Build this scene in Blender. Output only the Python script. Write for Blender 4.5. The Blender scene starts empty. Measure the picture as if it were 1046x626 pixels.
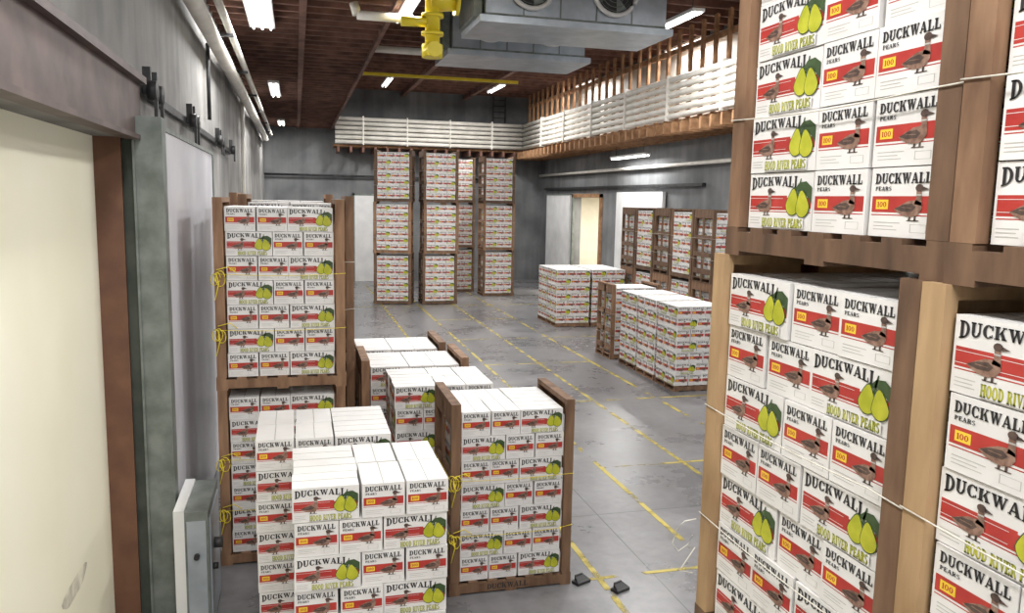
import bpy, math, random
from mathutils import Vector, Matrix
random.seed(7)
scene = bpy.context.scene
scene.view_settings.view_transform = 'Standard'
scene.view_settings.exposure = 0.0

# ------------------------------------------------------------ materials
def new_mat(name):
    m = bpy.data.materials.new(name); m.use_nodes = True
    return m, m.node_tree.nodes, m.node_tree.links, m.node_tree.nodes['Principled BSDF']

def noise_mat(name, c1, c2, scale=4.0, rough=0.6, metal=0.0, detail=6, stretch=(1,1,1), bump=0.0, objrand=0.0, lo=0.35, hi=0.65, rough2=None, coords='Object', emit=0.0, streak=0.0):
    m, N, L, b = new_mat(name)
    tc = N.new('ShaderNodeTexCoord'); mp = N.new('ShaderNodeMapping')
    mp.inputs['Scale'].default_value = stretch
    L.new(tc.outputs[coords], mp.inputs['Vector'])
    nz = N.new('ShaderNodeTexNoise'); nz.inputs['Scale'].default_value = scale; nz.inputs['Detail'].default_value = detail
    L.new(mp.outputs['Vector'], nz.inputs['Vector'])
    r = N.new('ShaderNodeValToRGB')
    r.color_ramp.elements[0].position = lo; r.color_ramp.elements[1].position = hi
    r.color_ramp.elements[0].color = (*c1, 1); r.color_ramp.elements[1].color = (*c2, 1)
    L.new(nz.outputs['Fac'], r.inputs['Fac'])
    out = r.outputs['Color']
    if streak > 0:   # water stains / form marks running down the wall
        mp2 = N.new('ShaderNodeMapping'); mp2.inputs['Scale'].default_value=(2.2,2.2,.18)
        L.new(tc.outputs[coords], mp2.inputs['Vector'])
        n2_ = N.new('ShaderNodeTexNoise'); n2_.inputs['Scale'].default_value=1.0; n2_.inputs['Detail'].default_value=8
        L.new(mp2.outputs['Vector'], n2_.inputs['Vector'])
        m2 = N.new('ShaderNodeMapRange'); m2.inputs['From Min'].default_value=.3; m2.inputs['From Max'].default_value=.7
        m2.inputs['To Min'].default_value=1-streak; m2.inputs['To Max'].default_value=1+streak
        L.new(n2_.outputs['Fac'], m2.inputs['Value'])
        h2 = N.new('ShaderNodeHueSaturation'); L.new(m2.outputs['Result'], h2.inputs['Value']); L.new(out, h2.inputs['Color'])
        out = h2.outputs['Color']
    if objrand > 0:
        oi = N.new('ShaderNodeObjectInfo')
        mr = N.new('ShaderNodeMapRange'); mr.inputs['To Min'].default_value = 1-objrand; mr.inputs['To Max'].default_value = 1+objrand
        L.new(oi.outputs['Random'], mr.inputs['Value'])
        hs = N.new('ShaderNodeHueSaturation')
        L.new(mr.outputs['Result'], hs.inputs['Value']); L.new(out, hs.inputs['Color'])
        out = hs.outputs['Color']
    L.new(out, b.inputs['Base Color'])
    if emit > 0:
        L.new(out, b.inputs['Emission Color']); b.inputs['Emission Strength'].default_value = emit
    b.inputs['Metallic'].default_value = metal
    if rough2 is not None:
        mr2 = N.new('ShaderNodeMapRange'); mr2.inputs['To Min'].default_value = rough; mr2.inputs['To Max'].default_value = rough2
        L.new(nz.outputs['Fac'], mr2.inputs['Value']); L.new(mr2.outputs['Result'], b.inputs['Roughness'])
    else:
        b.inputs['Roughness'].default_value = rough
    if bump > 0:
        bp = N.new('ShaderNodeBump'); bp.inputs['Strength'].default_value = bump; bp.inputs['Distance'].default_value = 0.02
        L.new(nz.outputs['Fac'], bp.inputs['Height']); L.new(bp.outputs['Normal'], b.inputs['Normal'])
    return m

def emis_mat(name, col, s):
    m, N, L, b = new_mat(name)
    b.inputs['Base Color'].default_value = (*col, 1)
    b.inputs['Emission Color'].default_value = (*col, 1)
    b.inputs['Emission Strength'].default_value = s
    return m

M = {}
M['card'] = noise_mat('cardboard_white', (.70,.685,.67), (.78,.765,.75), 3, .5, objrand=.03)
M['black'] = noise_mat('ink_black', (.015,.014,.016), (.025,.025,.027), 30, .5)
M['red'] = noise_mat('ink_red', (.38,.028,.024), (.47,.042,.032), 10, .5)
M['lime'] = noise_mat('ink_lime', (.36,.38,.015), (.50,.50,.035), 14, .5)
M['dgreen'] = noise_mat('ink_dark_green', (.03,.06,.02), (.05,.09,.03), 20, .5)
M['brown'] = noise_mat('ink_duck_brown', (.16,.085,.06), (.33,.20,.15), 40, .5)
M['dbrown'] = noise_mat('ink_duck_dark', (.05,.032,.028), (.11,.07,.055), 40, .5)
M['yellow'] = noise_mat('ink_yellow', (.80,.52,.03), (.86,.60,.05), 10, .5)
M['tape'] = noise_mat('box_print_grey', (.42,.41,.39), (.52,.51,.48), 8, .5)
M['seam'] = noise_mat('box_seam', (.40,.39,.37), (.48,.47,.44), 8, .5)
M['wood'] = noise_mat('wood_brown', (.125,.064,.034), (.30,.175,.10), 9, .75, stretch=(1,1,.22), bump=.35, objrand=.25, lo=.3, hi=.7)
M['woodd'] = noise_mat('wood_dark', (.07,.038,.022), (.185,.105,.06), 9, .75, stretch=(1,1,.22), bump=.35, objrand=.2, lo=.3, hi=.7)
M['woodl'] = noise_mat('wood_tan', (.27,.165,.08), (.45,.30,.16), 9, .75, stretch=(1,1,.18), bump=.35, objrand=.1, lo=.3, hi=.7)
M['twine_y'] = noise_mat('twine_yellow', (.75,.6,.03), (.85,.7,.08), 30, .8)
M['twine_w'] = noise_mat('twine_white', (.6,.57,.5), (.7,.68,.6), 30, .8)
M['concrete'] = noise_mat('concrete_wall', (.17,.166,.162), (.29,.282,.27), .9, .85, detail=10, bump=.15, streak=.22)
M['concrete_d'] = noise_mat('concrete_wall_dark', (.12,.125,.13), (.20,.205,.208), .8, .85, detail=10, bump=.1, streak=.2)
M['woodceil'] = noise_mat('ceiling_wood', (.10,.048,.036), (.20,.098,.07), 3, .8)
M['woodstud'] = noise_mat('stud_wood', (.22,.11,.05), (.40,.22,.11), 5, .8)
M['white_paint'] = noise_mat('white_paint', (.66,.66,.66), (.76,.76,.75), 2, .4)
M['door_white'] = noise_mat('door_white', (.80,.80,.87), (.87,.87,.92), 1.2, .15, rough2=.3)
M['pipe_white'] = noise_mat('pipe_white', (.64,.615,.555), (.78,.75,.69), 2.5, .5)
M['galv'] = noise_mat('galvanised_steel', (.13,.15,.135), (.225,.25,.232), 5, .5, metal=.3, detail=10)
M['galv_b'] = noise_mat('galvanised_bright', (.34,.38,.42), (.46,.50,.55), 3, .35, metal=.4)
M['steel_d'] = noise_mat('steel_dark', (.02,.02,.022), (.05,.05,.05), 6, .5, metal=.3)
M['header'] = noise_mat('header_brown', (.075,.052,.048), (.14,.098,.09), 3, .55, detail=8)
M['jamb'] = noise_mat('jamb_brown', (.12,.052,.029), (.175,.08,.044), 4, .6)
M['rubber'] = noise_mat('rubber_green', (.04,.05,.04), (.07,.08,.065), 5, .7)
M['cream_glow'] = noise_mat('cream_door_glow', (.84,.80,.62), (.88,.845,.69), .7, .5, detail=4, emit=.12)  # door panel is no lamp; emission added so it looks brightly lit
M['smudge'] = noise_mat('smudge', (.40,.37,.30), (.84,.80,.64), 6, .6, emit=.08)  # mark on the door, with a weaker share of the added glow
M['yellow_pipe'] = noise_mat('yellow_pipe', (.68,.54,.02), (.80,.65,.04), 3, .4)
M['beige'] = noise_mat('beige_wall', (.74,.70,.60), (.82,.78,.68), 2, .7)
M['tube'] = emis_mat('lamp_tube', (1.0,.99,.97), 10.0)

# floor
fm, N, L, b = new_mat('concrete_floor')
tc = N.new('ShaderNodeTexCoord')
n1 = N.new('ShaderNodeTexNoise'); n1.inputs['Scale'].default_value = .55; n1.inputs['Detail'].default_value = 10; n1.inputs['Roughness'].default_value=.65
n2 = N.new('ShaderNodeTexNoise'); n2.inputs['Scale'].default_value = 7; n2.inputs['Detail'].default_value = 8
L.new(tc.outputs['Object'], n1.inputs['Vector']); L.new(tc.outputs['Object'], n2.inputs['Vector'])
mx = N.new('ShaderNodeMath'); mx.operation='MULTIPLY_ADD'; mx.inputs[1].default_value=.35
L.new(n2.outputs['Fac'], mx.inputs[0]); L.new(n1.outputs['Fac'], mx.inputs[2])
r = N.new('ShaderNodeValToRGB'); r.color_ramp.elements[0].position=.5; r.color_ramp.elements[1].position=.85
r.color_ramp.elements[0].color=(.112,.110,.115,1); r.color_ramp.elements[1].color=(.225,.221,.228,1)
L.new(mx.outputs[0], r.inputs['Fac'])
sx = N.new('ShaderNodeSeparateXYZ'); L.new(tc.outputs['Object'], sx.inputs[0])
def joint(sock, period, off):
    a = N.new('ShaderNodeMath'); a.operation='ADD'; a.inputs[1].default_value=off; L.new(sock, a.inputs[0])
    p = N.new('ShaderNodeMath'); p.operation='PINGPONG'; p.inputs[1].default_value=period/2; L.new(a.outputs[0], p.inputs[0])
    c = N.new('ShaderNodeMath'); c.operation='LESS_THAN'; c.inputs[1].default_value=.007; L.new(p.outputs[0], c.inputs[0])
    return c.outputs[0]
j1 = joint(sx.outputs['X'], 5.2, -3.7); j2 = joint(sx.outputs['Y'], 12.2, -9.2)
jm = N.new('ShaderNodeMath'); jm.operation='MAXIMUM'; L.new(j1, jm.inputs[0]); L.new(j2, jm.inputs[1])
mix = N.new('ShaderNodeMixRGB'); mix.inputs['Color2'].default_value=(.06,.06,.062,1)
L.new(jm.outputs[0], mix.inputs['Fac']); L.new(r.outputs['Color'], mix.inputs['Color1'])
L.new(mix.outputs['Color'], b.inputs['Base Color'])
mr = N.new('ShaderNodeMapRange'); mr.inputs['To Min'].default_value=.14; mr.inputs['To Max'].default_value=.44
L.new(n1.outputs['Fac'], mr.inputs['Value']); L.new(mr.outputs['Result'], b.inputs['Roughness'])
M['floor'] = fm
pm, N, L, b = new_mat('floor_paint_yellow')
b.inputs['Base Color'].default_value=(.48,.38,.06,1); b.inputs['Roughness'].default_value=.45
tc = N.new('ShaderNodeTexCoord'); n1=N.new('ShaderNodeTexNoise'); n1.inputs['Scale'].default_value=2.6; n1.inputs['Detail'].default_value=8
L.new(tc.outputs['Object'], n1.inputs['Vector'])
r=N.new('ShaderNodeValToRGB'); r.color_ramp.elements[0].position=.42; r.color_ramp.elements[1].position=.56
L.new(n1.outputs['Fac'], r.inputs['Fac'])
L.new(r.outputs['Color'], b.inputs['Alpha'])
M['paint'] = pm

# ------------------------------------------------------------ mesh builder
class MB:
    def __init__(s): s.v=[]; s.f=[]; s.m=[]; s.mats=[]; s.smooth=[]
    def mi(s, k):
        if k not in s.mats: s.mats.append(k)
        return s.mats.index(k)
    def poly(s, pts, mat, sm=False):
        i=len(s.v); s.v.extend([tuple(p) for p in pts]); s.f.append(tuple(range(i,i+len(pts)))); s.m.append(s.mi(mat)); s.smooth.append(sm)
    def box(s, x0,x1,y0,y1,z0,z1, mat):
        i=len(s.v)
        s.v += [(x0,y0,z0),(x1,y0,z0),(x1,y1,z0),(x0,y1,z0),(x0,y0,z1),(x1,y0,z1),(x1,y1,z1),(x0,y1,z1)]
        for q in ((0,3,2,1),(4,5,6,7),(0,1,5,4),(1,2,6,5),(2,3,7,6),(3,0,4,7)):
            s.f.append(tuple(i+k for k in q)); s.m.append(s.mi(mat)); s.smooth.append(False)
    def tube(s, pts, r, mat, n=12, cap=True):
        pts=[Vector(p) for p in pts]; rings=[]
        for k,p in enumerate(pts):
            if k==0: d=pts[1]-p
            elif k==len(pts)-1: d=p-pts[k-1]
            else: d=(pts[k+1]-p).normalized()+(p-pts[k-1]).normalized()
            d.normalize()
            a=Vector((0,0,1)) if abs(d.z)<.9 else Vector((1,0,0))
            u=d.cross(a).normalized(); w=d.cross(u).normalized()
            rr = r[k] if isinstance(r,(list,tuple)) else r
            i=len(s.v)
            s.v += [tuple(p+u*rr*math.cos(2*math.pi*j/n)+w*rr*math.sin(2*math.pi*j/n)) for j in range(n)]
            rings.append(i)
        mi=s.mi(mat)
        for a,b2 in zip(rings,rings[1:]):
            for j in range(n):
                s.f.append((a+j,b2+j,b2+(j+1)%n,a+(j+1)%n)); s.m.append(mi); s.smooth.append(True)
        if cap:
            s.f.append(tuple(rings[0]+j for j in range(n))); s.m.append(mi); s.smooth.append(False)
            s.f.append(tuple(rings[-1]+n-1-j for j in range(n))); s.m.append(mi); s.smooth.append(False)
    def mesh(s, name):
        me=bpy.data.meshes.new(name); me.from_pydata(s.v,[],s.f)
        for k in s.mats: me.materials.append(M[k])
        me.polygons.foreach_set('material_index', s.m)
        me.polygons.foreach_set('use_smooth', s.smooth)
        me.update(); return me
    def obj(s, name, loc=(0,0,0), rot=0):
        o=bpy.data.objects.new(name, s.mesh(name)); scene.collection.objects.link(o)
        o.location=loc; o.rotation_euler=(0,0,rot); return o

def inst(name, me, loc, rot=0, sc=(1,1,1)):
    o=bpy.data.objects.new(name, me); scene.collection.objects.link(o); o.location=loc; o.rotation_euler=(0,0,rot); o.scale=sc; return o

# ------------------------------------------------------------ lettering
def R(x0,y0,x1,y1): return [(x0,y0),(x1,y0),(x1,y1),(x0,y1)]
def arc(cx,cy,rx,ry,tx,ty,a0,a1,n=8):
    out=[]
    for k in range(n):
        A=math.radians(a0+(a1-a0)*k/n); B=math.radians(a0+(a1-a0)*(k+1)/n)
        out.append([(cx+rx*math.cos(A),cy+ry*math.sin(A)),(cx+rx*math.cos(B),cy+ry*math.sin(B)),
                    (cx+(rx-tx)*math.cos(B),cy+(ry-ty)*math.sin(B)),(cx+(rx-tx)*math.cos(A),cy+(ry-ty)*math.sin(A))])
    return out
stem=[R(.08,0,.33,1),R(0,0,.41,.1),R(0,.9,.41,1)]
G={
'D':(.84,stem+arc(.34,.5,.48,.5,.25,.11,-90,90)),
'U':(.84,[R(.06,.33,.31,1),R(.60,.33,.74,1),R(0,.9,.38,1),R(.5,.9,.84,1)]+arc(.4,.36,.34,.36,.2,.12,180,360)),
'C':(.80,[R(.66,.6,.76,.97),R(.66,.05,.74,.3)]+arc(.42,.5,.42,.51,.26,.11,42,318,10)),
'K':(.90,stem+[[(.33,.4),(.42,.4),(.78,.96),(.64,.96)],[(.40,.55),(.6,.0),(.88,0),(.58,.72)],R(.56,.9,.88,1),R(.54,0,.92,.1)]),
'W':(1.2,[[(.06,1),(.33,1),(.5,0),(.36,0)],[(.36,0),(.48,0),(.66,.9),(.58,1)],[(.48,1),(.74,1),(.92,0),(.78,0)],[(.78,0),(.9,0),(1.14,1),(1.03,1)],R(0,.9,.4,1),R(.45,.9,.8,1),R(.94,.9,1.2,1)]),
'A':(.92,[[(.06,0),(.18,0),(.48,1),(.38,1)],[(.36,1),(.54,1),(.87,0),(.58,0)],R(.2,.26,.66,.37),R(0,0,.28,.09),R(.5,0,.94,.09)]),
'L':(.76,stem+[R(.3,0,.72,.12),R(.62,.1,.72,.38)]),
'H':(.88,[R(.06,0,.3,1),R(.56,0,.8,1),R(.2,.44,.6,.56),R(0,0,.38,.1),R(0,.9,.38,1),R(.48,0,.88,.1),R(.48,.9,.88,1)]),
'O':(.88,arc(.43,.5,.43,.51,.25,.12,0,360,14)),
'R':(.88,stem+arc(.36,.72,.4,.28,.23,.1,-90,90,6)+[[(.34,.48),(.6,.48),(.88,0),(.62,0)]]),
'I':(.46,stem),
'V':(.86,[[(.02,1),(.3,1),(.52,0),(.4,0)],[(.42,0),(.54,0),(.84,1),(.72,1)],R(0,.9,.38,1),R(.6,.9,.9,1)]),
'E':(.76,stem+[R(.3,0,.72,.12),R(.3,.88,.7,1),R(.3,.44,.58,.56),R(.62,0,.72,.3),R(.6,.72,.7,1)]),
'P':(.80,stem+arc(.36,.72,.4,.28,.23,.1,-90,90,6)),
'S':(.74,arc(.36,.73,.32,.27,.18,.1,20,270,8)+arc(.36,.27,.34,.27,.2,.1,-160,90,8)),
'1':(.5,[R(.14,0,.38,1),R(.04,0,.48,.1),R(.02,.82,.2,.9)]),
'0':(.8,arc(.38,.5,.38,.5,.22,.12,0,360,12)),
' ':(.4,[]),
}
def text_polys(t, x, y, w, h, warp=None):
    tot=sum(G[c][0]+.06 for c in t)-.06
    k=w/tot; out=[]; cx=0
    for c in t:
        gw,ps=G[c]
        for p in ps:
            q=[]
            for (a,b_) in p:
                X=(cx+a)*k; Yn=b_
                if warp: lo,hi=warp(X/w); Yv=lo+(hi-lo)*Yn
                else: Yv=Yn
                q.append((x+X, y+Yv*h))
            out.append(q)
        cx+=gw+.06
    return out
def ell(cx,cy,rx,ry,n=14): return [(cx+rx*math.cos(2*math.pi*k/n),cy+ry*math.sin(2*math.pi*k/n)) for k in range(n)]
def xf(p,x,y,s,sy=None):
    sy=s if sy is None else sy
    return [(x+a*s,y+b_*sy) for a,b_ in p]
def pear(cx,cy,r,tilt=0.0,grow=0.0):
    pts=[]
    for k in range(22):
        a=2*math.pi*k/22
        ra=r*(1+grow)
        px=math.sin(a)*ra*(1.0 if math.cos(a)<0 else 1.0-.42*math.cos(a)**.8)
        py=math.cos(a)*ra*(1.5 if math.cos(a)>0 else .95)
        pts.append((px,py))
    c,s=math.cos(tilt),math.sin(tilt)
    return [(cx+a*c-b_*s, cy+a*s+b_*c) for a,b_ in pts]
duck=[
 ([(.0,.30),(.1,.22),(.28,.13),(.5,.10),(.68,.16),(.78,.32),(.76,.48),(.62,.55),(.4,.52),(.2,.42)],'brown',4),
 ([(.56,.44),(.78,.4),(.76,.6),(.74,.80),(.6,.80),(.61,.6)],'brown',4),
 ([(.02,.32),(.25,.24),(.52,.25),(.62,.36),(.5,.46),(.25,.42)],'dbrown',5),
 ([(.20,.345),(.5,.33),(.5,.35),(.22,.365)],'brown',6),
 (ell(.68,.86,.11,.10,10),'dbrown',5),
 ([(.76,.90),(.95,.82),(.77,.79)],'dbrown',5),
 ([(.60,.66),(.755,.66),(.75,.70),(.605,.70)],'tape',5),
 ([(.42,.0),(.47,.0),(.5,.14),(.44,.14)],'dbrown',3),
 ([(.58,.0),(.63,.0),(.64,.16),(.58,.16)],'dbrown',3),
 ([(.38,.0),(.72,.0),(.72,.025),(.38,.025)],'dbrown',3),
]
def put(mb,F,polys,mat,layer):
    O,Rv,U,Nn=F
    for p in polys:
        mb.poly([O+Rv*a+U*b_+Nn*(.0006*layer) for a,b_ in p],mat)
def art_wide(mb,F,w,h):
    put(mb,F,[R(0.01,.345*h,.62*w,.60*h)],'red',1)
    put(mb,F,[R(.62*w,.38*h,w-.01,.565*h)],'red',1)
    put(mb,F,[R(0.01,.305*h,w-.01,.32*h)],'red',1)
    put(mb,F,[R(0.01,.39*h,.56*w,.397*h),R(0.01,.545*h,.56*w,.552*h)],'card',2)
    wp=lambda t:( .34-.34*(2*t-1)**2*1.0, 1.0)
    put(mb,F,text_polys('DUCKWALL',.04*w,.70*h,.76*w,.235*h,wp),'black',4)
    for p,m,l in duck: put(mb,F,[xf(p,.12*w,.24*h,.34*w,.52*h)],m,l)
    put(mb,F,[[(.72*w,.68*h),(.80*w,.82*h),(.90*w,.84*h),(.985*w,.74*h),(.985*w,.46*h),(.93*w,.58*h),(.85*w,.70*h)],[(.77*w,.62*h),(.815*w,.89*h),(.83*w,.89*h),(.80*w,.60*h)]],'dgreen',5)
    for (cx,cy,rr,t,la) in ((.715,.44,.185,-.10,6),(.868,.41,.185,.16,8)):
        put(mb,F,[pear(cx*w,cy*h,rr*h,t,.09)],'dgreen',la)
        put(mb,F,[pear(cx*w,cy*h,rr*h,t)],'lime',la+1)
    put(mb,F,[R(.245*w,.03*h,.90*w,.215*h)],'card',10)
    put(mb,F,text_polys('HOOD RIVER PEARS',.256*w,.037*h,.63*w,.165*h),'dgreen',11)
    put(mb,F,text_polys('HOOD RIVER PEARS',.26*w,.050*h,.62*w,.15*h),'lime',12)
    put(mb,F,[R(.03*w,.19*h,.20*w,.203*h),R(.03*w,.14*h,.18*w,.153*h),R(.03*w,.09*h,.2*w,.103*h)],'tape',1)
def art_narrow(mb,F,w,h):
    put(mb,F,[R(0.01,.355*h,w-.01,.59*h)],'red',1)
    put(mb,F,[R(0.01,.31*h,w-.01,.325*h)],'red',1)
    put(mb,F,text_polys('DUCKWALL',.07*w,.77*h,.86*w,.15*h),'black',4)
    put(mb,F,text_polys('PEARS',.08*w,.67*h,.26*w,.06*h),'black',4)
    for p,m,l in duck: put(mb,F,[xf(p,.40*w,.24*h,.54*w,.54*h)],m,l)
    put(mb,F,[R(.10*w,.40*h,.30*w,.54*h)],'yellow',2)
    put(mb,F,text_polys('100',.125*w,.43*h,.15*w,.08*h),'red',3)
    put(mb,F,[R(.08*w,.20*h,.5*w,.213*h),R(.08*w,.15*h,.4*w,.161*h),R(.08*w,.10*h,.46*w,.111*h),R(.66*w,.08*h,.9*w,.085*h),R(.66*w,.19*h,.9*w,.195*h),R(.66*w,.08*h,.67*w,.195*h),R(.89*w,.08*h,.9*w,.195*h)],'tape',1)

BH=.245; LW=.48; SW=.32; TX=LW+2*SW; TY=3*SW
def box_layers(mb, rows, z0, rng, start=0, jit=.007, const=False):
    for r_ in range(rows):
        flip = start if const else (r_+start)%2
        lst=[]
        for j in range(2):
            for i in range(2): lst.append((-TX/2+SW*(i+.5), -TY/2+LW*(j+.5), SW, LW))
        for j in range(3): lst.append((-TX/2+2*SW+LW/2, -TY/2+SW*(j+.5), LW, SW))
        za=z0+r_*BH; zb=za+BH-.004
        for (cx,cy,lx,ly) in lst:
            if flip: cx=-cx
            ox=abs(abs(cx)+lx/2-TX/2)<.01; oy=abs(abs(cy)+ly/2-TY/2)<.01
            sx_=1 if cx>0 else -1; sy_=1 if cy>0 else -1
            jx=rng.uniform(-jit,jit); jy=rng.uniform(-jit,jit)
            g=.006
            x0,x1,y0,y1=cx-lx/2+g+jx,cx+lx/2-g+jx,cy-ly/2+g+jy,cy+ly/2-g+jy
            if not(ox or oy) and r_<rows-1: continue
            mb.box(x0,x1,y0,y1,za,zb,'card')
            if r_==rows-1:
                if lx>ly: mb.box(x0,x1,(y0+y1)/2-.004,(y0+y1)/2+.004,zb,zb+.001,'seam')
                else: mb.box((x0+x1)/2-.004,(x0+x1)/2+.004,y0,y1,zb,zb+.001,'seam')
            h=BH-.004
            if oy:
                if sy_<0: F=(Vector((x0,y0,za)),Vector((1,0,0)),Vector((0,0,1)),Vector((0,-1,0)))
                else: F=(Vector((x1,y1,za)),Vector((-1,0,0)),Vector((0,0,1)),Vector((0,1,0)))
                (art_wide if lx>ly else art_narrow)(mb,F,x1-x0,h)
            if ox:
                if sx_<0: F=(Vector((x0,y1,za)),Vector((0,-1,0)),Vector((0,0,1)),Vector((-1,0,0)))
                else: F=(Vector((x1,y0,za)),Vector((0,1,0)),Vector((0,0,1)),Vector((1,0,0)))
                (art_wide if ly>lx else art_narrow)(mb,F,y1-y0,h)

PH=.13
def pallet(mb, LX, LY, wood='wood'):
    for y in (-LY/2+.025,0,LY/2-.025): mb.box(-LX/2,LX/2,y-.025,y+.025,.02,PH-.022,wood)
    n=7
    for k in range(n):
        x=-LX/2+.05+(LX-.1)*k/(n-1); mb.box(x-.05,x+.05,-LY/2,LY/2,PH-.022,PH-.001,wood)
    for k in range(3):
        x=-LX/2+.06+(LX-.12)*k/2; mb.box(x-.06,x+.06,-LY/2,LY/2,0,.02,wood)

def make_stack(name, rows=7, seed=1, start=0):
    mb=MB(); rng=random.Random(seed)
    pallet(mb,TX+.02,TY+.02); box_layers(mb,rows,PH,rng,start)
    return mb.mesh(name)
BINH=1.93; BL=TX+.22; BD=TY+.06
def make_bin(name, rows=7, seed=1, start=0, twine='twine_y', wood='wood', wood2='wood', base=None, knot=True, const=False, stencil=False):
    mb=MB(); rng=random.Random(seed); base=base or wood
    pallet(mb,BL+.02,BD,base)
    box_layers(mb,rows,PH,rng,start,const=const)
    if stencil:
        F=(Vector((-BL/2,-BD/2,0)),Vector((1,0,0)),Vector((0,0,1)),Vector((0,-1,0)))
        put(mb,F,text_polys('DUCKWALL',BL*.3,.038,BL*.34,.055),'black',1)
    for sx_ in (-1,1):
        xi=sx_*(TX/2+.012); xo=sx_*(BL/2)
        a,c=min(xi,xo),max(xi,xo)
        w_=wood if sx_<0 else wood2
        for sy_ in (-1,1):
            y0=sy_*BD/2; y1=sy_*(BD/2-.05)
            mb.box(a,c,min(y0,y1),max(y0,y1),PH,BINH,w_)
        xs0,xs1=(xo-.022,xo) if sx_>0 else (xo,xo+.022)
        for zc,hh in ((.30,.07),(.75,.06),(1.2,.06),(1.80,.09)):
            mb.box(xs0,xs1,-BD/2+.05,BD/2-.05,zc-hh,zc+hh,wood)
        mb.box(a,c,-BD/2+.05,BD/2-.05,BINH-.05,BINH,w_)
        mb.box(xs0,xs1,-.05,.05,PH,BINH-.05,wood2)
    for zc in (.62,1.18):
        z2=zc+rng.uniform(-.02,.02)
        X=BL/2+.006; Y=BD/2+.006
        pts=[(-X,-Y,zc)]+[(-X+2*X*k/8,-Y,zc-.02*math.sin(math.pi*k/8)) for k in range(1,8)]+[(X,-Y,z2),(X,Y,z2),(-X,Y,zc),(-X,-Y+.02,zc+.004)]
        mb.tube(pts,.003,'twine_w' if twine=='twine_w' else twine,5)
        if knot:
            kx=-X+.03
            for q in range(3):
                rr=rng.uniform(.04,.08); cx=kx-.02+.03*q; cz=zc-.02-rng.uniform(0,.05)
                pl=[(cx+rr*.6*math.cos(t),-Y-.012-.01*math.sin(2*t),cz+rr*math.sin(t)) for t in [2*math.pi*i/10 for i in range(11)]]
                mb.tube(pl,.005,twine,5)
            mb.tube([(kx,-Y-.012,zc),(kx+.02,-Y-.015,zc-.10),(kx-.02,-Y-.012,zc-.26)],.006,twine,5)
            mb.tube([(kx,-Y-.012,zc+.04),(kx+.12,-Y-.012,zc+.07),(kx+.2,-Y-.012,zc+.01)],.005,twine,5)
    return mb.mesh(name)

stackA=make_stack('pear_box_stack_mesh_a',7,1,0)
stackB=make_stack('pear_box_stack_mesh_b',7,2,1)
binA=make_bin('pear_box_bin_mesh_a',7,3,0)
binC=make_bin('pear_box_bin_mesh_c',7,8,0,stencil=True)
binB=make_bin('pear_box_bin_mesh_b',7,4,1,'twine_w',knot=False)
binD=make_bin('pear_box_bin_mesh_d',7,14,0,'twine_w','woodd','woodd',knot=False)
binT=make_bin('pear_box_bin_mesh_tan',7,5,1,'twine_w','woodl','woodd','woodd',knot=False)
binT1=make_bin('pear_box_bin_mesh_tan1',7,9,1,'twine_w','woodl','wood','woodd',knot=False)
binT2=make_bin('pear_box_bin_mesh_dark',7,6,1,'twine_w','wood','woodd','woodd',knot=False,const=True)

def stack_fl(me, x, y, rot=0, sz=1.0):
    inst('pear_box_pallet', me, (x+TX/2, y+TY/2, 0), rot, (1,1,sz))
def bin_fl(me, x, y, levels=(0,), rot=0, szs=(1.0,1.0), sx_=1.0):
    z=0
    for l in levels:
        inst('wooden_pear_bin', me[l%len(me)], (x+BL*sx_/2, y+BD/2, z), rot+random.uniform(-.006,.006),(sx_,1,szs[l])); z+=BINH*szs[l]

# foreground-left group
stack_fl(stackB,-.06,5.60,0,1.06)
stack_fl(stackA,-.36,6.66,0,1.085)
stack_fl(stackB,1.02,8.62,0,1.05)
bin_fl([binC],1.45,7.50,(0,),0,(1.035,),.955)
bin_fl([binB],.75,9.72,(0,),0,(1.045,))
bin_fl([binB],.66,10.85,(0,),0,(1.045,))
bin_fl([binA,binA],-.83,8.72,(0,1),0,(1.01,1.05),.99)
bin_fl([binB,binB],-.66,9.95,(0,1),0,(1.02,1.06))
bin_fl([binA,binB],-.85,11.2,(0,1),0,(1.02,1.07))
# far tall stacks (three high)
for (x,y,rt,sc) in ((2.95,30.2,-.22,1.06),(4.62,30.0,0,1.0),(6.15,33.9,0,1.0),(7.48,32.3,0,1.0)):
    for l in range(3):
        inst('wooden_pear_bin',[binD,binB,binD][l],(x+BL/2+random.uniform(-.03,.03),y+BD/2,l*BINH),rt+random.uniform(-.02,.02),(sc,sc,1))
# right middle stacks
for (x,y,me) in ((8.0,24.0,stackA),(8.0,25.05,stackB),(9.2,24.0,stackB),(9.2,25.05,stackA),
                 (7.78,15.2,stackA),(7.80,16.3,stackB),(7.82,17.4,stackA)):
    stack_fl(me,x,y,random.uniform(-.01,.01))
bin_fl([binB],7.74,18.75,(0,))
for (yc,rt) in ((19.2,0),(20.45,-math.pi/2),(21.7,0),(22.95,-math.pi/2),(24.2,0)):
    for l in (0,1): inst('wooden_pear_bin',(binB,binD)[l],(10.45+(BL/2 if rt==0 else BD/2),yc,l*BINH),rt)
# near right rack: long axis along Y
SZR=.978; SL=.975
def right_bin(me,x,y1,l):
    inst('wooden_pear_bin', me, (x+BD/2, y1-BL*SL/2, l*BINH*SZR), -math.pi/2,(SL,1,SZR))
right_bin(binT,1.89,3.42,0); right_bin(binT,1.87,2.09,0)
right_bin(binT,1.91,3.39,1); right_bin(binT1,1.89,2.06,1)
right_bin(binT2,1.93,3.32,2); right_bin(binT2,1.91,1.99,2)
for l in (0,1,2):
    right_bin(binB,3.02,3.36,l); right_bin(binB,3.02,2.02,l)

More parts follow.
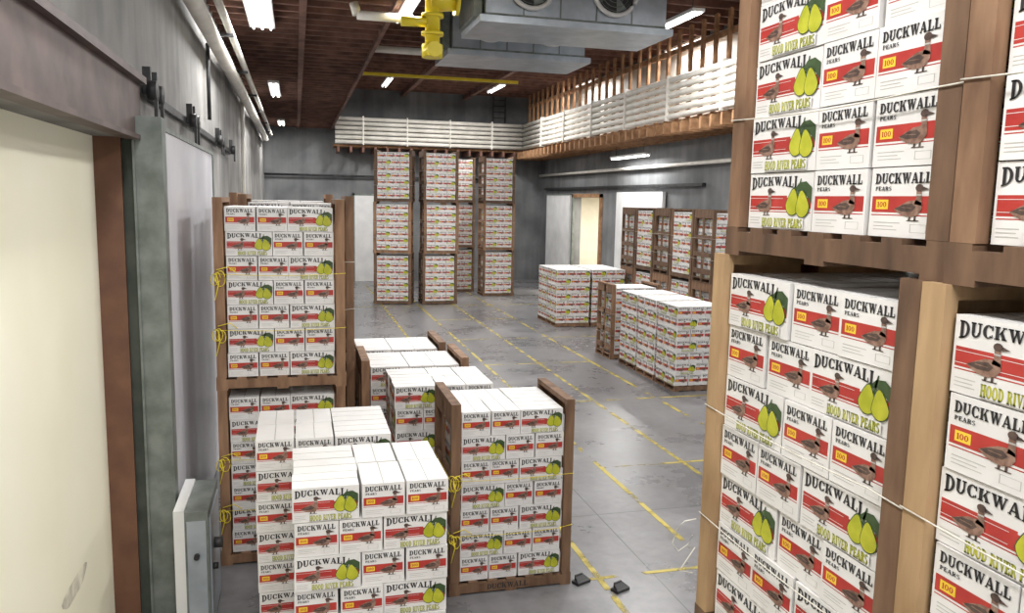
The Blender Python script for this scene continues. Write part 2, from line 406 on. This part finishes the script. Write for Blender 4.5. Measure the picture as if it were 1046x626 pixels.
# ------------------------------------------------------------ room shell
XL,XR,YB,ZC=-1.4,12.0,39.0,9.3
Y0=-3.0
mb=MB(); mb.box(XL-.4,XR+3.5,Y0,YB+.3,-.2,0,'floor'); mb.obj('floor')
mb=MB()
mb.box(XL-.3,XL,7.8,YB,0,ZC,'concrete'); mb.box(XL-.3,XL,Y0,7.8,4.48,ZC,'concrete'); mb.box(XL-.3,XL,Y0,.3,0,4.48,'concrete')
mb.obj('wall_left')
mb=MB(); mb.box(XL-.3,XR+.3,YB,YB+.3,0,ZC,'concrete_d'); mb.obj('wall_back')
mb=MB()
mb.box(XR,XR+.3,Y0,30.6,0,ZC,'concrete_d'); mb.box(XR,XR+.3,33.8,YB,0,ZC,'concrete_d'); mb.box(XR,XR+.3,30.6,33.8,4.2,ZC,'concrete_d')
mb.obj('wall_right')
mb=MB()
mb.box(XR+3.2,XR+3.4,29,36,0,4.6,'beige'); mb.box(XR+.3,XR+3.4,29,36,4.6,4.7,'beige'); mb.box(XR+.3,XR+3.2,28.9,29,0,4.6,'beige'); mb.box(XR+.3,XR+3.2,36,36.1,0,4.6,'beige')
mb.obj('wall_side_room')
mb=MB(); mb.box(XL-.3,XR+.3,Y0,YB+.3,ZC,ZC+.2,'woodceil')
y=Y0+.5
while y<YB:
    mb.box(1.7,XR,y-.05,y+.05,ZC-.32,ZC,'woodceil'); y+=.8
for x in (1.9,5.0,8.0): mb.box(x-.09,x+.09,Y0,YB,ZC-.5,ZC-.32,'woodceil')
mb.obj('ceiling')
mb=MB(); mb.box(XL,1.6,Y0,YB,7.42,7.5,'woodceil')
y=Y0+.3
while y<YB:
    mb.box(XL,1.6,y-.04,y+.04,7.16,7.42,'woodceil'); y+=.5
mb.box(1.6,1.68,Y0,YB,7.1,7.55,'woodceil'); mb.box(.1,.22,Y0,YB,7.1,7.16,'woodceil')
mb.obj('ceiling_soffit')
mb=MB()
mb.box(10.62,XR,Y0,YB,6.3,6.4,'woodstud')
y=Y0+.4
while y<YB:
    mb.box(10.3,XR,y-.05,y+.05,6.0,6.3,'woodstud'); y+=.55
mb.box(1.7,10.62,37.6,YB,6.3,6.4,'woodstud')
x=1.9
while x<10.6:
    mb.box(x-.05,x+.05,37.4,YB,6.05,6.3,'woodceil'); x+=.55
mb.obj('balcony_floor')
mb=MB()
y=Y0+.2
while y<37.4:
    mb.box(10.72,10.80,y-.07,y+.07,6.4,ZC-.33,'woodstud'); y+=.7
mb.box(10.80,10.86,Y0,37.5,8.35,8.5,'woodstud')
mb.obj('stud_framing')
mb=MB(); mb.box(11.86,11.98,Y0,YB,6.45,ZC-.35,'pipe_white'); mb.obj('wall_upper_lining')
mb=MB()
for k in range(6):
    z=6.50+k*.205
    mb.tube([(10.52,Y0,z),(10.52,37.2,z)],.088,'pipe_white',10)
    mb.tube([(1.75,37.4,z),(10.52,37.4,z)],.088,'pipe_white',10)
y=0
while y<37:
    mb.box(10.40,10.66,y-.03,y+.03,6.38,7.66,'pipe_white'); y+=3.1
for x in (3,5,7,9): mb.box(x-.03,x+.03,37.28,37.55,6.38,7.66,'pipe_white')
mb.obj('refrigeration_pipe_bank')
mb=MB()
for x in (3.08,4.42,5.78,7.15):
    mb.box(x-.033,x+.033,3,37,.001,.004,'paint')
for y in (7.55,14.8,22.2,29.6): mb.box(1.0 if y>12 else 2.9,11.5,y-.028,y+.028,.001,.0038,'paint')
for y in (10.9,18.6,26): mb.box(4.4,7.2,y-.028,y+.028,.001,.0038,'paint')
mb.obj('floor_line_marking')

# left door, jambs, header
mb=MB(); mb.box(-1.80,-1.68,.3,7.8,0,4.56,'cream_glow')
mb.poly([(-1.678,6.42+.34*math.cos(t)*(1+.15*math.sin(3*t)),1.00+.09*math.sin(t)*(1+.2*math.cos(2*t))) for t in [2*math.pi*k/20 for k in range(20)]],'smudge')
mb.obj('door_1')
mb=MB(); mb.box(-1.70,-1.46,7.66,7.80,0,4.48,'jamb'); mb.box(-1.46,-1.35,7.70,7.80,0,4.48,'rubber'); mb.obj('trim_1')
mb=MB(); mb.box(-1.35,-1.12,7.62,7.84,0,4.66,'galv'); mb.box(-1.36,-1.34,7.60,7.62,0,4.66,'galv'); mb.obj('galvanised_door_post')
mb=MB(); mb.box(-1.42,-1.33,Y0,7.9,4.46,5.02,'header'); mb.box(-1.33,-1.27,Y0,7.9,4.96,5.02,'header'); mb.box(-1.33,-1.29,Y0,7.9,4.46,4.50,'header'); mb.obj('steel_header_beam')
mb=MB(); mb.box(-1.30,-1.17,7.90,12.5,.05,4.58,'door_white'); mb.box(-1.31,-1.155,7.87,7.93,.03,4.60,'galv'); mb.box(-1.31,-1.155,12.47,12.53,.03,4.60,'galv')
mb.box(-1.31,-1.155,7.93,12.47,4.57,4.61,'galv')
mb.obj('sliding_cold_door')
mb=MB()
mb.box(-1.4,-1.34,7.95,19,4.90,4.98,'steel_d')
for y in (8.15,8.5,11.2,11.5,15,15.4,18):
    mb.tube([(-1.30,y,4.94),(-1.22,y,4.94)],.09,'steel_d',14)
    mb.box(-1.25,-1.22,y-.03,y+.03,4.63 if y<13 else 4.7,4.95,'steel_d'); mb.box(-1.34,-1.27,y-.03,y+.03,4.9,5.15,'steel_d')
mb.obj('door_track_rail')
mb=MB(); mb.tube([(-1.2,5,6.40),(-1.2,36,6.40)],.115,'pipe_white'); mb.tube([(-1.0,8,6.66),(-1.0,37.5,6.66)],.06,'pipe_white')
for y in range(6,36,4): mb.box(-1.4,-.93,y-.03,y+.03,6.52,6.57,'steel_d')
mb.tube([(-1.3,22,6.4),(-1.3,22,2)],.05,'pipe_white')
mb.tube([(-1.33,14,6.4),(-1.33,14,5.2)],.03,'steel_d'); mb.tube([(-1.2,9,6.4),(-1.2,9,6.2),(-.6,9,6.15)],.03,'pipe_white')
mb.obj('wall_pipe')
mb=MB(); mb.box(-1.00,-.80,7.25,8.10,0.0,1.20,'galv'); mb.box(-1.09,-1.00,7.25,8.10,0,1.22,'white_paint'); mb.box(-.80,-.785,7.31,8.04,.08,1.12,'galv_b')
mb.box(-.98,-.82,7.235,7.25,.08,1.12,'galv_b')
mb.tube([(-.785,7.55,.78),(-.71,7.55,.78)],.05,'steel_d'); mb.tube([(-.785,7.4,.62),(-.74,7.4,.62)],.03,'steel_d'); mb.tube([(-.9,7.235,.8),(-.9,7.19,.8)],.025,'steel_d')
mb.obj('control_cabinet')

# right wall doors
mb=MB(); mb.box(11.82,11.93,34.0,37.4,.05,4.3,'white_paint'); mb.box(11.80,11.84,33.98,37.42,4.3,4.36,'galv'); mb.obj('door_2')
mb=MB(); mb.box(11.82,11.93,24.6,28.6,.05,4.4,'white_paint'); mb.obj('door_3')
mb=MB(); mb.box(11.85,11.98,22,38,4.55,4.65,'steel_d'); mb.obj('door_track_rail')
mb=MB(); mb.box(11.9,12.0,30.45,30.6,0,4.35,'woodstud'); mb.box(11.9,12.0,33.8,33.95,0,4.35,'galv'); mb.box(11.9,12.0,30.45,33.95,4.2,4.35,'woodstud'); mb.obj('trim_2')
mb=MB(); mb.box(2.7,3.6,38.9,38.98,0,4.1,'white_paint'); mb.box(2.6,2.7,38.9,39,0,4.2,'galv'); mb.box(3.6,3.7,38.9,39,0,4.2,'galv'); mb.box(2.6,3.7,38.9,39,4.1,4.2,'galv'); mb.obj('door_4')
mb=MB(); mb.tube([(11.8,Y0,5.25),(11.8,38.6,5.25)],.06,'pipe_white'); mb.tube([(10.2,38.85,5.25),(10.2,38.85,.1)],.09,'galv'); mb.tube([(10.2,38.85,3),(9.9,38.6,3),(9.9,38.6,0)],.06,'galv'); mb.tube([(XL,38.8,5.0),(10.2,38.8,5.0)],.05,'steel_d'); mb.obj('wall_pipe')
mb=MB()
for x in (9.35,9.95): mb.box(x-.03,x+.03,38.6,38.66,6.4,9.0,'steel_d')
for k in range(9): mb.tube([(9.35,38.63,6.6+k*.28),(9.95,38.63,6.6+k*.28)],.02,'steel_d',6)
mb.obj('steel_ladder')
mb=MB(); mb.box(1.72,8.5,31,31.08,8.55,8.66,'yellow_pipe'); mb.obj('yellow_crane_beam')

# ------------------------------------------------------------ evaporators
def evaporator(yf,x1,fans,dz=0):
    mb=MB(); x0,d,z0,z1=3.3,1.5,7.15+dz,8.65
    mb.box(x0,x1,yf,yf+d,z0,z1,'galv_b')
    mb.box(x0-.12,x1+.12,yf-.08,yf+d+.08,z0-.12,z0,'galv_b'); mb.box(x0-.2,x0-.05,yf+.1,yf+d-.1,z0,z1-.1,'galv')
    for k in range(1,5):
        x=x0+(x1-x0)*k/5; mb.box(x-.012,x+.012,yf-.012,yf,z0,z1,'galv')
    mb.box(x0,x1,yf-.015,yf,z0+.0,z0+.05,'galv')
    for cx in fans:
        cz=7.84
        ring=[(cx+.42*math.cos(t),yf-.06,cz+.42*math.sin(t)) for t in [2*math.pi*i/28 for i in range(29)]]
        mb.tube(ring,.045,'white_paint',8)
        mb.poly([(cx+.41*math.cos(2*math.pi*i/28),yf-.02,cz+.41*math.sin(2*math.pi*i/28)) for i in range(28)],'steel_d')
        for rr in (.12,.2,.28,.35): mb.tube([(cx+rr*math.cos(t),yf-.07,cz+rr*math.sin(t)) for t in [2*math.pi*i/20 for i in range(21)]],.006,'galv',5)
        for bl in range(4):
            a=bl*math.pi/2+.3
            mb.poly([(cx+.06*math.cos(a),yf-.05,cz+.06*math.sin(a)),(cx+.37*math.cos(a-.2),yf-.03,cz+.37*math.sin(a-.2)),(cx+.37*math.cos(a+.35),yf-.06,cz+.37*math.sin(a+.35))],'galv')
        mb.tube([(cx,yf-.08,cz),(cx,yf-.02,cz)],.08,'galv',12)
    for x in (x0+.2,x1-.2):
        for yy in (yf+.2,yf+d-.2): mb.tube([(x,yy,z1),(x,yy,ZC-.33)],.02,'steel_d',6)
    mb.obj('evaporator_unit')
evaporator(14.3,6.78,(4.14,5.73),.10); evaporator(17.4,6.3,(4.1,5.5),.05)
mb=MB(); X0=2.15
mb.tube([(X0,13.1,8.9),(X0,13.1,6.45)],.12,'yellow_pipe',16)
mb.tube([(X0,13.1,6.45),(X0,13.1,6.25)],.17,'yellow_pipe',16)
mb.tube([(X0-.5,13.1,6.78),(X0-.05,13.1,6.80)],.075,'yellow_pipe',14)
mb.tube([(X0-.05,13.1,7.12),(X0+.1,13.1,7.14),(X0+.42,13.1,7.15)],[.17,.17,.14],'yellow_pipe',14)
mb.tube([(X0+.36,13.1,7.15),(X0+.42,13.1,7.15)],.22,'yellow_pipe',16)
for z in (7.50,7.60,6.62,6.9): mb.tube([(X0,13.1,z-.025),(X0,13.1,z+.025)],.18,'yellow_pipe',16)
mb.tube([(X0,13.0,6.35),(X0,12.85,6.35)],.12,'yellow_pipe',12)
mb.obj('yellow_valve_pipe')
mb=MB()
mb.tube([(1.0,13.6,6.93),(1.9,13.6,6.93)],.075,'pipe_white'); mb.tube([(1.0,13.6,6.93),(.95,13.6,7.12)],.075,'pipe_white')
mb.obj('insulated_pipe')
mb=MB(); mb.tube([(1.75,19.4,7.45),(3.0,19.4,7.45)],.08,'pipe_white'); mb.tube([(1.8,19.4,7.45),(1.8,19.4,8.7)],.08,'pipe_white')
mb.obj('insulated_pipe')

# ------------------------------------------------------------ lamps
LS=.84
def lamp(x,y,z,length,width,axis,power,hang=None,col=(1.0,.99,.97)):
    mb=MB(); hx,hy=(width/2,length/2) if axis=='Y' else (length/2,width/2)
    mb.box(-hx,hx,-hy,hy,0,.07,'white_paint')
    n=3 if width>.3 else 2
    for k in range(n):
        off=(-1+2*(k+.5)/n)*(width/2)
        if axis=='Y': mb.tube([(off,-hy+.03,-.02),(off,hy-.03,-.02)],.02,'tube',8)
        else: mb.tube([(-hx+.03,off,-.02),(hx-.03,off,-.02)],.02,'tube',8)
    if hang:
        for s_ in (-.8,.8):
            if axis=='Y': mb.tube([(0,s_*hy,.07),(0,s_*hy,hang-z)],.008,'steel_d',5)
            else: mb.tube([(s_*hx,0,.07),(s_*hx,0,hang-z)],.008,'steel_d',5)
    o=mb.obj('fluorescent_lamp',(x,y,z))
    ld=bpy.data.lights.new('lamp_light','AREA'); ld.shape='RECTANGLE'; ld.size=2*hx; ld.size_y=2*hy; ld.energy=power*LS; ld.color=col
    lo=bpy.data.objects.new('lamp_light',ld); scene.collection.objects.link(lo); lo.parent=o; lo.location=(0,0,-.05)
lamp(-.2,2.5,7.08,3,.45,'Y',240)
lamp(-.55,14.4,7.08,3.2,.45,'Y',300)
lamp(-.55,25,7.08,3,.3,'Y',210)
lamp(-.55,36,7.08,2,.3,'Y',180)
lamp(1.95,14.4,7.3,2.4,.25,'Y',230,8.8)
lamp(4.6,3.0,7.6,3,.4,'Y',330,8.8)
lamp(4.6,8.5,7.9,3,.4,'Y',260,8.8)
lamp(8.6,8,7.9,3,.4,'Y',280,ZC-.33)
lamp(8.6,18,8.2,3,.3,'Y',420,ZC-.33)
lamp(4.2,24,8.5,3,.3,'Y',600,ZC-.35)
lamp(8.1,33,8.6,2.4,.25,'Y',560,ZC-.35)
lamp(3.6,33,8.6,2.4,.25,'Y',460,ZC-.35)
lamp(11.3,26.3,5.6,3,.25,'Y',200,6.0)
lamp(11.3,14,5.6,3,.25,'Y',160,6.0)
lamp(11.35,31,8.7,2.4,.25,'Y',160,ZC-.33)
lamp(11.35,22.5,8.7,2.4,.25,'Y',180,ZC-.33)
lamp(11.35,14,8.7,2.4,.25,'Y',180,ZC-.33)
lamp(XR+1.8,32.5,4.3,1.5,.3,'X',420,4.6,(1,.93,.8))
lamp(0.6,-1.5,6.6,2.4,.4,'X',330,7.1)

w=bpy.data.worlds.new('world'); scene.world=w; w.use_nodes=True
w.node_tree.nodes['Background'].inputs['Color'].default_value=(1,.99,.98,1); w.node_tree.nodes['Background'].inputs['Strength'].default_value=.85

for (x,y) in ((3.2,7.25),(2.86,7.5)):
    mb=MB(); mb.box(-.09,.09,-.05,.05,0,.03,'steel_d'); mb.poly([(-.09,-.05,.03),(.09,-.05,.03),(.05,.05,.08),(-.05,.05,.08)],'steel_d'); mb.box(-.05,.05,.03,.05,.03,.08,'steel_d'); mb.obj('rubber_floor_chock',(x,y,0),.4)
mb=MB(); mb.tube([(1.9,3.41,2.45),(1.85,3.44,2.43),(1.82,3.46,2.38),(1.80,3.46,2.31),(1.83,3.45,2.27),(1.87,3.43,2.31),(1.89,3.42,2.36)],.0025,'twine_w',6)
mb.tube([(1.9,3.41,2.3),(1.85,3.44,2.19),(1.83,3.45,2.17),(1.9,3.42,2.16)],.0025,'twine_w',6); mb.obj('twine_loop')

# ------------------------------------------------------------ camera
cam=bpy.data.cameras.new('camera'); co=bpy.data.objects.new('camera',cam); scene.collection.objects.link(co)
cam.sensor_width=36; cam.lens=36*813/1046; cam.clip_end=200
psi=math.radians(15.21); p=math.radians(7.57); roll=math.radians(1.15)
mat=Matrix.Rotation(-psi,4,'Z')@Matrix.Rotation(math.pi/2-p,4,'X')@Matrix.Rotation(roll,4,'Z')
mat.translation=Vector((0,0,4.0)); co.matrix_world=mat
scene.camera=co
